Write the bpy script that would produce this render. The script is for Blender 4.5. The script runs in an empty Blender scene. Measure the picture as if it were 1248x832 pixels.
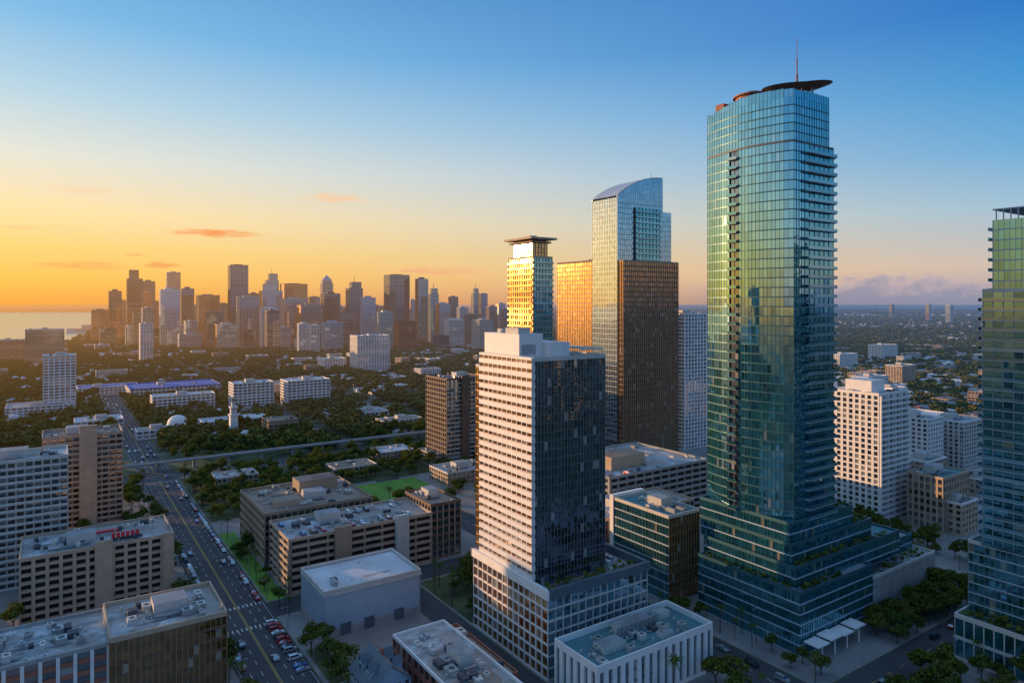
import bpy, math, random
from mathutils import Vector
R = random.Random(11)
sc = bpy.context.scene
SA, CA = math.sin(math.radians(34)), math.cos(math.radians(34))
# street grid: 'al' runs along the avenues, 'be' runs along the cross streets (metres)
def W(al, be): return (-SA*al+CA*be, CA*al+SA*be)
def AB(x, y): return (-SA*x+CA*y, CA*x+SA*y)
def lin(c): 
    return tuple(((v/255)/12.92 if v/255<=0.04045 else ((v/255+0.055)/1.055)**2.4) for v in c)
# ------------------------------------------------------------------ materials
MATS = {}
class N:
    def __init__(s, nt): s.nt=nt; s.n=nt.nodes; s.l=nt.links
    def new(s, t, **k):
        n=s.n.new(t)
        for a,b in k.items(): setattr(n,a,b)
        return n
    def put(s, sock, v):
        if isinstance(v, bpy.types.NodeSocket): s.l.new(v, sock)
        elif v is not None:
            if isinstance(v,(tuple,list)) and len(v)==3 and sock.type=='RGBA': v=(*v,1)
            sock.default_value=v
    def m(s, op, a, b=None, c=None, clamp=False):
        n=s.new('ShaderNodeMath',operation=op,use_clamp=clamp)
        s.put(n.inputs[0],a)
        if b is not None: s.put(n.inputs[1],b)
        if c is not None: s.put(n.inputs[2],c)
        return n.outputs[0]
    def mix(s, f, a, b, bt='MIX'):
        n=s.new('ShaderNodeMix',data_type='RGBA',blend_type=bt)
        s.put(n.inputs[0],f); s.put(n.inputs[6],a); s.put(n.inputs[7],b)
        return n.outputs[2]
    def noise(s, vec, scale, det=4, rough=.55):
        n=s.new('ShaderNodeTexNoise'); s.put(n.inputs['Vector'],vec)
        n.inputs['Scale'].default_value=scale; n.inputs['Detail'].default_value=det; n.inputs['Roughness'].default_value=rough
        return n.outputs[0]
    def ramp(s, f, st, interp='LINEAR'):
        n=s.new('ShaderNodeValToRGB'); cr=n.color_ramp; cr.interpolation=interp
        while len(cr.elements)<len(st): cr.elements.new(.5)
        for e,(p,c) in zip(cr.elements,st): e.position=p; e.color=(*c,1)
        s.put(n.inputs[0],f); return n.outputs[0]
    def mr(s, v, a,b,c=0,d=1):
        n=s.new('ShaderNodeMapRange'); s.put(n.inputs[0],v)
        for i,x in zip((1,2,3,4),(a,b,c,d)): n.inputs[i].default_value=x
        return n.outputs[0]
def newmat(name):
    m=bpy.data.materials.new(name); m.use_nodes=True; m.node_tree.nodes.clear(); MATS[name]=m
    m.cycles.emission_sampling='NONE'
    return m, N(m.node_tree)
def finish_hazed(g, sh):
    # aerial perspective painted into the material: glowing haze colour mixed in by distance from origin
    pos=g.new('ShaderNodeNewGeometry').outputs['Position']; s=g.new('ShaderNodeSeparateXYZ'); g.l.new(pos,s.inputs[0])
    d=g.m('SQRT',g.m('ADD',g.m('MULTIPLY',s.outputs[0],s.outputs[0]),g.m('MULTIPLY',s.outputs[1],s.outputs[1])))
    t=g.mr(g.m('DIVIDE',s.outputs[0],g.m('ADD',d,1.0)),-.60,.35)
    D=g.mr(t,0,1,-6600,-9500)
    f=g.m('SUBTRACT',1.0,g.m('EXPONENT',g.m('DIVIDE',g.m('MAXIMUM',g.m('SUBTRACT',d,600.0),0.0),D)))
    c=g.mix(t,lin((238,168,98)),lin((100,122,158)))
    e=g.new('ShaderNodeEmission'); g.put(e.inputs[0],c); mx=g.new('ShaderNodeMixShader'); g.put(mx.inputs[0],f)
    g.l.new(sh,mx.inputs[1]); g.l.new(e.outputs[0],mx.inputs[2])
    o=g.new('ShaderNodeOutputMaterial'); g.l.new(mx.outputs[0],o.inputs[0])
def solid(name, col, rough=.8, metal=0, var=.25, scale=.25, fine=2.0, bump=0, tint=None):
    m,g=newmat(name); tc=g.new('ShaderNodeTexCoord').outputs['Object']
    n1=g.noise(tc,scale,4); n2=g.noise(tc,fine,2)
    f=g.m('ADD',g.m('MULTIPLY',n1,.65),g.m('MULTIPLY',n2,.35))
    f=g.mr(f,.32,.68)
    dk=tuple(c*(1-var) for c in col); lt=tuple(min(1,c*(1+var*.6)) for c in (tint or col))
    rp=g.new('ShaderNodeNewGeometry').outputs['Random Per Island']
    c=g.mix(f,dk,lt)
    c=g.mix(g.m('MULTIPLY',rp,.14),c,(col[0]*.55,col[1]*.55,col[2]*.58))
    p=g.new('ShaderNodeBsdfPrincipled'); g.put(p.inputs['Base Color'],c)
    p.inputs['Roughness'].default_value=rough; p.inputs['Metallic'].default_value=metal
    finish_hazed(g,p.outputs[0]); return m
def roofmat(name, col, stain, patch, scale=.09):
    m,g=newmat(name); tc=g.new('ShaderNodeTexCoord').outputs['Object']
    c=g.mix(g.mr(g.noise(tc,scale,6,.65),.35,.65),stain,col)
    vo=g.new('ShaderNodeTexVoronoi'); g.l.new(tc,vo.inputs['Vector']); vo.inputs['Scale'].default_value=.11; vo.distance='CHEBYCHEV'
    s=g.new('ShaderNodeSeparateColor'); g.l.new(vo.outputs['Color'],s.inputs[0])
    c=g.mix(g.m('MULTIPLY',g.m('GREATER_THAN',s.outputs[0],.62),.7),c,patch)
    c=g.mix(g.m('MULTIPLY',g.mr(g.noise(tc,1.4,4,.7),.5,.75),.55),c,tuple(x*.35 for x in stain))
    p=g.new('ShaderNodeBsdfPrincipled'); g.put(p.inputs['Base Color'],c); p.inputs['Roughness'].default_value=.8; finish_hazed(g,p.outputs[0])
def glass(name, inner, tint, refl=.55, rough=.03, wav=.25, wscale=.12, curtain=(.35,.33,.3), curt=.06):
    m,g=newmat(name); tc=g.new('ShaderNodeTexCoord').outputs['Object']
    rp=g.new('ShaderNodeNewGeometry').outputs['Random Per Island']
    c=g.mix(rp,tuple(x*.5 for x in inner),tuple(x*1.6 for x in inner))
    c=g.mix(g.m('GREATER_THAN',g.m('FRACT',g.m('MULTIPLY',rp,37.7)),1-curt),c,curtain)
    d=g.new('ShaderNodeBsdfDiffuse'); g.put(d.inputs[0],c)
    b=g.new('ShaderNodeBump'); b.inputs['Strength'].default_value=wav; b.inputs['Distance'].default_value=.25
    g.put(b.inputs['Height'],g.noise(tc,wscale,3,.5))
    gl=g.new('ShaderNodeBsdfGlossy'); g.put(gl.inputs[0],tint); gl.inputs['Roughness'].default_value=rough; g.l.new(b.outputs[0],gl.inputs['Normal'])
    lw=g.new('ShaderNodeLayerWeight'); lw.inputs[0].default_value=.35
    f=g.m('ADD',g.m('MULTIPLY',lw.outputs['Fresnel'],.6),g.m('ADD',refl,g.m('MULTIPLY',g.m('SUBTRACT',rp,.5),.12)),clamp=True)
    mx=g.new('ShaderNodeMixShader'); g.put(mx.inputs[0],f); g.l.new(d.outputs[0],mx.inputs[1]); g.l.new(gl.outputs[0],mx.inputs[2])
    finish_hazed(g,mx.outputs[0]); return m
solid('white_paint',(.82,.78,.74),.6,var=.10)
solid('offwhite',(.60,.56,.50),.7,var=.18)
solid('beige',(.50,.37,.26),.8,var=.2)
solid('tan',(.38,.27,.18),.8,var=.2)
solid('brown',(.17,.10,.065),.7,var=.25)
solid('brick',(.36,.13,.08),.85,var=.25)
solid('concrete',(.36,.35,.33),.85,var=.25)
solid('darkgrey',(.07,.075,.085),.6)
solid('interior_shade',(.02,.02,.022),.8)  # near-black backing that paints in the shade inside open decks
solid('metal',(.45,.47,.5),.35,.7,var=.12)
solid('bluegrey',(.40,.48,.56),.5,.1,var=.12,scale=.08)
solid('tealframe',(.05,.15,.18),.4,.3,var=.12,scale=.08)
solid('slate',(.11,.14,.17),.6)
solid('rust',(.32,.09,.05),.6)
solid('red',(.7,.03,.05),.5)
solid('gold_or_sunset_trim',(.50,.30,.12),.4,.4)
roofmat('roof_grey',(.42,.43,.45),(.20,.20,.20),(.30,.32,.34))
roofmat('roof_white',(.68,.71,.74),(.46,.46,.46),(.55,.59,.63),.07)
roofmat('roof_dark',(.15,.14,.14),(.08,.08,.08),(.19,.18,.17))
roofmat('roof_tan',(.40,.27,.19),(.22,.16,.12),(.31,.25,.21))
roofmat('roof_teal',(.11,.28,.31),(.06,.14,.16),(.08,.21,.24))
roofmat('roof_blue',(.05,.16,.50),(.04,.12,.36),(.06,.2,.55))
roofmat('roof_stained',(.54,.58,.62),(.21,.19,.17),(.33,.28,.24),.12)
solid('pavement',(.26,.25,.24),.9,var=.4,scale=.05,fine=.7)
solid('lot',(.16,.155,.15),.9,var=.4,scale=.05,fine=.7)
solid('asphalt',(.055,.058,.065),.8,var=.35,scale=.05,fine=.9)
solid('marking',(.60,.60,.58),.7,var=.4)
solid('marking_yellow',(.55,.36,.05),.7,var=.3)
solid('grass',(.11,.26,.03),.95,var=.3,scale=.06,fine=.8,tint=(.14,.30,.04))
solid('undergrowth',(.06,.09,.03),.95,var=.4,scale=.06,fine=.8,tint=(.10,.12,.05))
solid('bark',(.11,.08,.055),.95)
solid('tyre',(.02,.02,.02),.9)
glass('glass_teal',(.008,.095,.12),(.50,.86,.96),.56,.03,.20,.07,curtain=(.25,.3,.3),curt=.02)
glass('glass_teal_deep',(.010,.08,.10),(.34,.76,.88),.42,.03,.2,.09,curtain=(.3,.28,.2),curt=.04)
glass('glass_dark',(.010,.016,.024),(.62,.76,.90),.34,.02,.30,.07,curt=.03)
glass('glass_blue',(.02,.06,.09),(.60,.82,.98),.52,.03,.07,.06,curt=.02)
glass('glass_bronze',(.05,.028,.014),(.90,.58,.34),.38,.05,.3,.10)
glass('glass_sunset_gold',(.10,.05,.016),(.96,.58,.22),.46,.10,.25,.10)  # sunset gold put into the tint so the glass looks sunlit
glass('glass_win',(.03,.035,.045),(.70,.72,.76),.34,.05,.2,.2,curt=.22)
glass('glass_warm',(.11,.05,.025),(.98,.66,.38),.46,.05,.2,.2,curt=.12)  # warm sunset reflection put into the pane colour
glass('glass_rail',(.08,.17,.20),(.5,.8,.88),.36,.05,.1,.2,curt=0)
# foliage
def leafmat(name,a,b,tr=.25):
    m,g=newmat(name); geo=g.new('ShaderNodeNewGeometry'); oi=g.new('ShaderNodeObjectInfo')
    c=g.mix(geo.outputs['Random Per Island'],a,b)
    c=g.mix(g.m('MULTIPLY',oi.outputs['Random'],.6),c,(b[0]*1.35,b[1]*.85,b[2]*.7))
    d=g.new('ShaderNodeBsdfDiffuse'); g.put(d.inputs[0],c); o=d.outputs[0]
    if tr:
        t=g.new('ShaderNodeBsdfTranslucent'); g.put(t.inputs[0],c)
        mx=g.new('ShaderNodeMixShader'); mx.inputs[0].default_value=tr
        g.l.new(d.outputs[0],mx.inputs[1]); g.l.new(t.outputs[0],mx.inputs[2]); o=mx.outputs[0]
    finish_hazed(g,o)
leafmat('leaf',(.032,.065,.015),(.12,.17,.038))
leafmat('leaf_palm',(.04,.075,.018),(.10,.15,.04))
leafmat('leaf_far',(.045,.070,.020),(.16,.185,.055),0)
# ground
m,g=newmat('ground_mat'); tc=g.new('ShaderNodeTexCoord').outputs['Object']
c=g.mix(g.mr(g.noise(tc,.006,5),.42,.6),(.045,.068,.026),(.09,.11,.055))
c=g.mix(g.mr(g.noise(tc,.03,3),.58,.70),c,(.26,.23,.19))
p=g.new('ShaderNodeBsdfPrincipled'); g.put(p.inputs['Base Color'],c); p.inputs['Roughness'].default_value=.95; finish_hazed(g,p.outputs[0])
# water
m,g=newmat('water_mat'); tc=g.new('ShaderNodeTexCoord').outputs['Object']
p=g.new('ShaderNodeBsdfPrincipled'); p.inputs['Base Color'].default_value=(.28,.32,.35,1); p.inputs['Roughness'].default_value=.16
b=g.new('ShaderNodeBump'); b.inputs['Strength'].default_value=.12; g.put(b.inputs['Height'],g.noise(tc,.08,4)); g.l.new(b.outputs[0],p.inputs['Normal'])
o=g.new('ShaderNodeOutputMaterial'); g.l.new(p.outputs[0],o.inputs[0])
for i,cc in enumerate([(.7,.7,.7),(.03,.03,.035),(.3,.31,.33),(.4,.03,.03),(.05,.1,.3)]):
    m,g=newmat('car_paint_%d'%i); p=g.new('ShaderNodeBsdfPrincipled'); p.inputs['Base Color'].default_value=(*cc,1); p.inputs['Roughness'].default_value=.3
    p.inputs['Metallic'].default_value=.2; p.inputs['Coat Weight'].default_value=.5; finish_hazed(g,p.outputs[0])
# ------------------------------------------------------------------ mesh builder
FOOT=[]
class B:
    def __init__(s,name,origin=None): s.name=name; s.parts={}; s.o=origin
    def face(s,part,mat,pts):
        d=s.parts.setdefault(part,([],[],[],[])); v,f,mi,ms=d
        if mat not in ms: ms.append(mat)
        k=len(v); v.extend(pts); f.append(tuple(range(k,k+len(pts)))); mi.append(ms.index(mat))
    def wbox(s,part,mat,p,d,n,s0,s1,z0,z1,d0,d1,ends=True,back=False):
        def q(a,b,z): return (p[0]+d[0]*a+n[0]*b, p[1]+d[1]*a+n[1]*b, z)
        f=s.face
        f(part,mat,[q(s0,d1,z0),q(s1,d1,z0),q(s1,d1,z1),q(s0,d1,z1)])
        f(part,mat,[q(s0,d1,z1),q(s1,d1,z1),q(s1,d0,z1),q(s0,d0,z1)])
        f(part,mat,[q(s0,d0,z0),q(s1,d0,z0),q(s1,d1,z0),q(s0,d1,z0)])
        if ends:
            f(part,mat,[q(s0,d0,z0),q(s0,d1,z0),q(s0,d1,z1),q(s0,d0,z1)])
            f(part,mat,[q(s1,d1,z0),q(s1,d0,z0),q(s1,d0,z1),q(s1,d1,z1)])
        if back: f(part,mat,[q(s1,d0,z0),q(s0,d0,z0),q(s0,d0,z1),q(s1,d0,z1)])
    def gbox(s,part,mat,al0,al1,be0,be1,z0,z1,top=None):
        c=[W(al0,be0),W(al0,be1),W(al1,be1),W(al1,be0)]
        s.prism(part,mat,c,z0,z1,top)
    def prism(s,part,mat,c,z0,z1,top=None,tpart=None):
        n=len(c)
        for i in range(n):
            a,b=c[i],c[(i+1)%n]
            s.face(part,mat,[(*a,z0),(*b,z0),(*b,z1),(*a,z1)])
        s.face(tpart or part,top or mat,[(*a,z1) for a in c])
    def done(s,loc=None):
        allv=[v for d in s.parts.values() for v in d[0]]
        if not allv: return
        if s.o is None:
            xs=[v[0] for v in allv]; ys=[v[1] for v in allv]
            s.o=((min(xs)+max(xs))/2,(min(ys)+max(ys))/2,0)
        ox,oy,oz=s.o; single=len(s.parts)==1
        e=None
        if not single:
            e=bpy.data.objects.new(s.name,None); e.location=s.o; sc.collection.objects.link(e); e.empty_display_size=5
        for part,(v,f,mi,ms) in s.parts.items():
            me=bpy.data.meshes.new(part); me.from_pydata([(a-ox,b-oy,c-oz) for a,b,c in v],[],f)
            for k in ms: me.materials.append(MATS[k])
            me.polygons.foreach_set('material_index',mi); me.update()
            o=bpy.data.objects.new(s.name if single else part,me); sc.collection.objects.link(o)
            if single: o.location=s.o; e=o
            else: o.parent=e
        return e
def ST(**k):
    d=dict(fh=3.4,bw=1.6,glass='glass_teal',rec=.05,band=(.3,.08,'metal'),pier=(.10,.13,'metal'),jit=.004,balc=None,cells=True,solid=None)
    d.update(k); return d
def facade(b,p0,p1,z0,z1,st,ext=True):
    dx,dy=p1[0]-p0[0],p1[1]-p0[1]; L=math.hypot(dx,dy); d=(dx/L,dy/L); n=(d[1],-d[0])
    if st['solid']:
        m=st['solid']; nb=max(1,round(L/6)); nf=max(1,round((z1-z0)/4))
        for j in range(nb):
            for k in range(nf):
                b.wbox('walls',m,p0,d,n,L*j/nb+.02,L*(j+1)/nb-.02,z0+(z1-z0)*k/nf+.02,z0+(z1-z0)*(k+1)/nf-.02,-.1,0,ends=True)
        b.wbox('wall_core','concrete',p0,d,n,0,L,z0,z1,-.3,-.06,ends=False)
        return
    nb=max(1,round(L/st['bw'])); nf=max(1,round((z1-z0)/st['fh'])); h=(z1-z0)/nf; w=L/nb; rec=st['rec']; J=st['jit']
    def q(a,o,z): return (p0[0]+d[0]*a+n[0]*o, p0[1]+d[1]*a+n[1]*o, z)
    for k in range(nf):
        za,zb=z0+k*h,z0+(k+1)*h
        if st['cells']:
            for j in range(nb):
                t1,t2=R.gauss(0,J)*w,R.gauss(0,J*.7)*h
                b.face('windows',st['glass'],[q(j*w,-rec-t1-t2,za),q(j*w+w,-rec+t1-t2,za),q(j*w+w,-rec+t1+t2,zb),q(j*w,-rec-t1+t2,zb)])
        else: b.face('windows',st['glass'],[q(0,-rec,za),q(L,-rec,za),q(L,-rec,zb),q(0,-rec,zb)])
    bd=st['band']
    if bd:
        for k in range(nf): b.wbox('walls',bd[2],p0,d,n,0,L+(bd[1] if ext else 0),z0+k*h,z0+k*h+bd[0],-rec-.12,bd[1])
    pr=st['pier']
    if pr:
        for j in range(nb+1):
            a,c=max(0,j*w-pr[0]/2),min(L,j*w+pr[0]/2)
            b.wbox('walls',pr[2],p0,d,n,a,c,z0,z1,-rec-.12,pr[1])
    bl=st['balc']
    if bl:
        dep,sm,rm,every=bl
        for k in range(nf):
            z=z0+k*h
            b.wbox('balconies',sm,p0,d,n,.05,L-.05,z+.01,z+.24,.0,dep,back=False)
            b.wbox('balconies',rm,p0,d,n,.08,L-.08,z+.25,z+1.2,dep-.10,dep-.04,back=True)
        if every:
            for j in range(0,nb+1,every):
                s0=min(max(.1,j*w),L-.3); b.wbox('balconies',sm,p0,d,n,s0,s0+.18,z0,z1,0,dep-.15)
def shell(b,poly,z0,z1,styles,roof='roof_grey',par=1.0,parm='offwhite'):
    n=len(poly)
    for i in range(n):
        st=styles[i] if isinstance(styles,list) else styles
        a,c,e=poly[i],poly[(i+1)%n],poly[(i+2)%n]
        t=math.atan2(e[1]-c[1],e[0]-c[0])-math.atan2(c[1]-a[1],c[0]-a[0]); t=(t+math.pi)%(2*math.pi)-math.pi
        if st: facade(b,a,c,z0,z1,st,ext=t>1.0)
    if roof: b.face('roof',roof,[(*p,z1+.03) for p in poly])
    if par:
        for i in range(n):
            a,c=poly[i],poly[(i+1)%n]; L=math.hypot(c[0]-a[0],c[1]-a[1]); d=((c[0]-a[0])/L,(c[1]-a[1])/L); nn=(d[1],-d[0])
            b.wbox('parapet',parm,a,d,nn,.0,L,z1-.15,z1+par+.002*i,-.35,.16,back=True)
def rect(al,be,La,Lb): return [W(al,be),W(al,be+Lb),W(al+La,be+Lb),W(al+La,be)]
def foot(al,be,La,Lb): FOOT.append((al,al+La,be,be+Lb))
def units(b,al,be,La,Lb,z,n,big=True):
    for _ in range(n):
        w,l,h=R.uniform(1.2,3.2),R.uniform(1.5,4.5),R.uniform(.8,2.0)
        a=R.uniform(al+1.5,al+La-l-1.5); c=R.uniform(be+1.5,be+Lb-w-1.5)
        b.gbox('rooftop_units',R.choice(['metal','offwhite','concrete','darkgrey']),a,a+l,c,c+w,z,z+h)
        cx,cy=W(a+l/2,c+w/2); r=min(w,l)*.33
        b.face('rooftop_units','darkgrey',[(cx+r*math.cos(t*.785),cy+r*math.sin(t*.785),z+h+.06) for t in range(8)])
    for _ in range(max(1,n//3)):
        a=R.uniform(al+2,al+La-4); c=R.uniform(be+2,be+Lb*.5); b.gbox('rooftop_pipes','metal',a,a+.35,c,c+Lb*R.uniform(.2,.45),z+.3,z+.6)
        for _k in range(4):
            a=R.uniform(al+1,al+La-2); c=R.uniform(be+1,be+Lb-2); b.gbox('rooftop_pipes','offwhite',a,a+.5,c,c+.5,z,z+R.uniform(.5,1.2))
    if big:
        l,w=min(8,La*.35),min(10,Lb*.35); a=al+La*R.uniform(.3,.55); c=be+Lb*R.uniform(.25,.5)
        b.gbox('stair_penthouse','offwhite',a,a+l,c,c+w,z,z+3.6,'roof_grey')
        b.gbox('equipment_pads','slate',a-4,a-.8,c-.5,c+w*.8,z,z+.35); b.gbox('ducts','metal',a-3.4,a-2.6,c,c+w*.7,z+.5,z+1.3)
def simple(name,al,be,La,Lb,h,styles,roof='roof_grey',n=6,par=1.0,parm='offwhite',base=None,z0=0,big=True):
    b=B(name); foot(al,be,La,Lb); zz=z0
    shell(b,rect(al,be,La,Lb),zz,h,styles,roof,par,parm); units(b,al,be,La,Lb,h+.04,n,big); return b
S_hotelW=ST(fh=3.05,bw=3.0,glass='glass_warm',rec=.25,band=(1.65,.24,'white_paint'),pier=(.35,-.08,'white_paint'))
S_hotelG=ST(fh=3.05,bw=1.45,glass='glass_dark',band=(.16,.05,'slate'),pier=(.06,.08,'metal'),jit=.005)
S_hotelSunGold=ST(fh=3.05,bw=1.45,glass='glass_sunset_gold',band=(.28,.06,'gold_or_sunset_trim'),pier=(.07,.1,'gold_or_sunset_trim'),jit=.006)
S_teal=ST(fh=3.5,bw=1.5,glass='glass_teal',band=(.42,.07,'tealframe'),pier=(.08,.1,'tealframe'),jit=.003)
S_tealP=ST(fh=3.6,bw=1.5,glass='glass_teal_deep',band=(.4,.15,'bluegrey'),pier=(.09,.1,'tealframe'),jit=.006)
S_tealB=ST(fh=3.5,bw=3.0,glass='glass_teal_deep',band=None,pier=(.15,.1,'slate'),jit=.005,balc=(1.7,'bluegrey','glass_rail',0))
S_tealD=ST(fh=3.5,bw=2.2,glass='glass_dark',band=None,rec=.5,pier=(.15,-.3,'slate'),jit=.005,balc=(1.1,'slate','glass_teal_deep',0))
S_cond=ST(fh=3.1,bw=3.6,glass='glass_win',rec=.3,band=(.9,.05,'white_paint'),pier=(1.1,.1,'white_paint'),balc=(1.4,'white_paint','white_paint',2))
S_condW=ST(fh=3.1,bw=3.6,glass='glass_win',rec=.25,band=(.9,.05,'white_paint'),pier=(1.4,.1,'white_paint'))
S_condT=ST(fh=3.1,bw=3.6,glass='glass_win',rec=.25,band=(.9,.05,'offwhite'),pier=(1.4,.1,'offwhite'))
S_beige=ST(fh=3.0,bw=3.3,glass='glass_win',rec=.35,band=(1.1,.05,'beige'),pier=(1.0,.12,'beige'))
S_beigeB=ST(fh=3.0,bw=3.3,glass='glass_win',rec=.35,band=(.8,.05,'beige'),pier=(.9,.12,'beige'),balc=(1.4,'beige','beige',2))
S_gar=ST(fh=3.2,bw=8,glass='interior_shade',rec=1.2,band=(1.15,.1,'beige'),pier=(.8,.04,'tan'),jit=0)
S_garW=ST(fh=3.2,bw=6,glass='interior_shade',rec=1.2,band=(1.3,.1,'concrete'),pier=(.6,.04,'concrete'),jit=0)
S_bronze=ST(fh=3.6,bw=1.6,glass='glass_bronze',band=(.9,.1,'brown'),pier=(.16,.25,'gold_or_sunset_trim'))
S_brn=ST(fh=3.6,bw=3.0,glass='glass_dark',rec=.3,band=(1.1,.12,'brown'),pier=(.6,.2,'tan'))
S_sunGold=ST(fh=3.6,bw=2.2,glass='glass_sunset_gold',rec=.1,band=(.9,.1,'brown'),pier=(.3,.2,'gold_or_sunset_trim'))
S_blue=ST(fh=3.8,bw=1.8,glass='glass_blue',band=(.3,.06,'slate'),pier=(.08,.09,'metal'),jit=.002)
# ------------------------------------------------------------------ 1 main glass skyscraper
b=B('glass_skyscraper'); A0,B0=145.6,216.9
foot(137.6,211,44,95)
def T(a,c): return W(A0+a,B0+c)
arc=[T(38-35*t/8, 1.8-3.6*math.sin(math.pi*min(1,t/8*.93+.0))) for t in range(9)]
low=[T(0,2.5),T(0,9),T(0,27.5),T(14,27.5),T(38,26)]+arc
sty=[S_teal,S_tealB,S_tealB,S_teal,S_teal]+[S_teal]*8+[S_teal]
sty[8]=S_tealD
shell(b,low,42,178,sty,'roof_grey',.6,'slate')
up=[T(0,2.5),T(0,9),T(0,24.5),T(14,25),T(38,24)]+arc
shell(b,up,178.2,194,S_teal,'roof_grey',0)
for i in range(len(up)):
    p,q=up[i],up[(i+1)%len(up)]; L=math.hypot(q[0]-p[0],q[1]-p[1]); d=((q[0]-p[0])/L,(q[1]-p[1])/L); nn=(d[1],-d[0])
    hi=[196.5,197.0,196.5,196,195.5,195,195.5,196,196.7,197.2,197.4,197.3,197.1,196.8][i%14]
    b.wbox('crown_screen','glass_teal',p,d,nn,0,L,194,hi,-.1,.02,back=True)
    for k in range(int(L/1.5)+1): b.wbox('crown_screen','tealframe',p,d,nn,min(L-.1,k*1.5),min(L,k*1.5+.1),194,hi+.2,-.15,.1,back=True)
def drum(b,part,mat,cx,cy,r,z0,z1,n=24,rx=1,top=None): b.prism(part,mat,[(cx+r*rx*math.cos(6.2832*i/n),cy+r*math.sin(6.2832*i/n)) for i in range(n)],z0,z1,top)
cx,cy=T(22,9); drum(b,'roof_drum','rust',cx,cy,6.5,194,199.6); drum(b,'roof_drum','rust',cx,cy,7.4,199.7,200.3); drum(b,'roof_drum','darkgrey',cx,cy,3,200.4,201.8)
b.gbox('roof_drum','rust',A0+31,A0+35,B0+3,B0+8,194,199)
wx,wy=T(7,15)
def tilt(c): return .13*13.5*c if c>0 else .02*13.5*c
def ring(s,dz): return [(wx+13*s*math.cos(6.2832*i/40), wy+8*s*math.sin(6.2832*i/40), 200.6+dz+tilt(s*math.cos(6.2832*i/40))) for i in range(40)]
rings=[ring(.02,-1.7),ring(.3,-1.5),ring(.75,-.6),ring(1,.2),ring(.75,.6),ring(.3,.9),ring(.02,1.0)]
for j in range(len(rings)-1):
    for i in range(40): b.face('roof_canopy','brown' if j<3 else 'slate',[rings[j][i],rings[j][(i+1)%40],rings[j+1][(i+1)%40],rings[j+1][i]])
for ang in range(8):
    px,py=wx+6*math.cos(ang*.785),wy+4*math.sin(ang*.785); drum(b,'canopy_struts','metal',px,py,.25,194,200.4,6)
drum(b,'canopy_core','slate',wx,wy,3,194,199.2,16)
for (r,z0,z1) in [(.4,201,206),(.25,206,212),(.12,212,219.5)]: drum(b,'spire','rust',wx,wy,r,z0,z1,8)
# podium tiers with planted terraces
shell(b,rect(137.6,211,44,46),0,21,S_tealP,'roof_grey',1,'tealframe')
shell(b,rect(137.6,257.3,44,48.5),0,16,[ST(solid='concrete'),ST(solid='concrete'),S_tealP,S_tealP],'roof_grey',1,'offwhite')
shell(b,rect(141,213.5,40,70),21.1,28,S_tealP,'roof_teal',1,'tealframe')
shell(b,rect(145,258,36,44),16.1,22,S_tealP,'roof_grey',1,'tealframe')
shell(b,rect(143.5,214.8,40,52),28.1,35,S_tealP,'roof_teal',1,'tealframe')
shell(b,rect(144.5,215.4,40,40),35.1,42,S_tealP,'roof_teal',1,'tealframe')
def hedge(b,al0,al1,be0,be1,z,dens=1.6,mat='leaf',hh=1.8):
    n=int((al1-al0)*(be1-be0)*dens)+8
    for _ in range(n):
        x,y=W(R.uniform(al0,al1),R.uniform(be0,be1)); s=R.uniform(.35,.8); zz=z+R.uniform(.1,hh)
        t=R.uniform(0,6.28); t2=R.uniform(-.9,.9)
        u=(s*math.cos(t),s*math.sin(t),0); v=(-s*math.sin(t)*math.cos(t2),s*math.cos(t)*math.cos(t2),s*math.sin(t2))
        b.face('planting',mat,[(x-u[0]-v[0],y-u[1]-v[1],zz-v[2]),(x+u[0]-v[0],y+u[1]-v[1],zz-v[2]),(x+u[0]+v[0],y+u[1]+v[1],zz+v[2]),(x-u[0]+v[0],y-u[1]+v[1],zz+v[2])])
hedge(b,138.4,140.4,214,240,21.1,1.6); hedge(b,141.5,143.0,216,275,28.1,1.6)
hedge(b,139,144,262,300,16.1,.5); hedge(b,144,165,257,264,35.1,1.2,hh=2.6)
hedge(b,145,180,247,252.5,42.1,1.3,hh=2.6); hedge(b,138,180,211.4,213.0,21.1,1.5,hh=1.6)
units(b,146,285,30,15,22.1,8,False); units(b,146,268,30,13,28.1,8,False)
b.gbox('pool','roof_blue',152,158,270,279,28.05,28.2)
for i in range(4): b.gbox('entrance_canopy','white_paint',131.4+i*.0,137,212+i*7.5,218.5+i*7.5,5+.5*(i%2),5.4+.5*(i%2))
for i in range(4): 
    x,y=W(132,215+i*7.5); drum(b,'entrance_columns','white_paint',x,y,.25,.1,5.0,8)
b.done()
# ------------------------------------------------------------------ 2 hotel
b=B('hotel_tower'); PA,PB=173.5,130.8; foot(PA,PB,46,44)
S_pod=ST(fh=3.6,bw=3.2,glass='glass_blue',rec=.15,band=(.5,.12,'offwhite'),pier=(.18,.2,'offwhite'),jit=.008)
S_podL=ST(fh=3.6,bw=3.2,glass='glass_warm',rec=.15,band=(.6,.12,'white_paint'),pier=(.3,.2,'white_paint'),jit=.012)
shell(b,rect(PA,PB,46,44),0,26,[S_pod,S_pod,S_pod,S_podL],'roof_grey',0)
for i in range(4):
    P=rect(PA,PB,46,44); p,q=P[i],P[(i+1)%4]; L=math.hypot(q[0]-p[0],q[1]-p[1]); d=((q[0]-p[0])/L,(q[1]-p[1])/L)
    b.wbox('cornice',['slate','slate','slate','white_paint'][i],p,d,(d[1],-d[0]),-.0,L+.8,26,29,-.5,.8+i*.003,back=True)
hedge(b,PA+1,PA+8,PB+2,PB+42,26.1,.5,hh=2.4)
TA,TB=PA+9,PB+1
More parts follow.
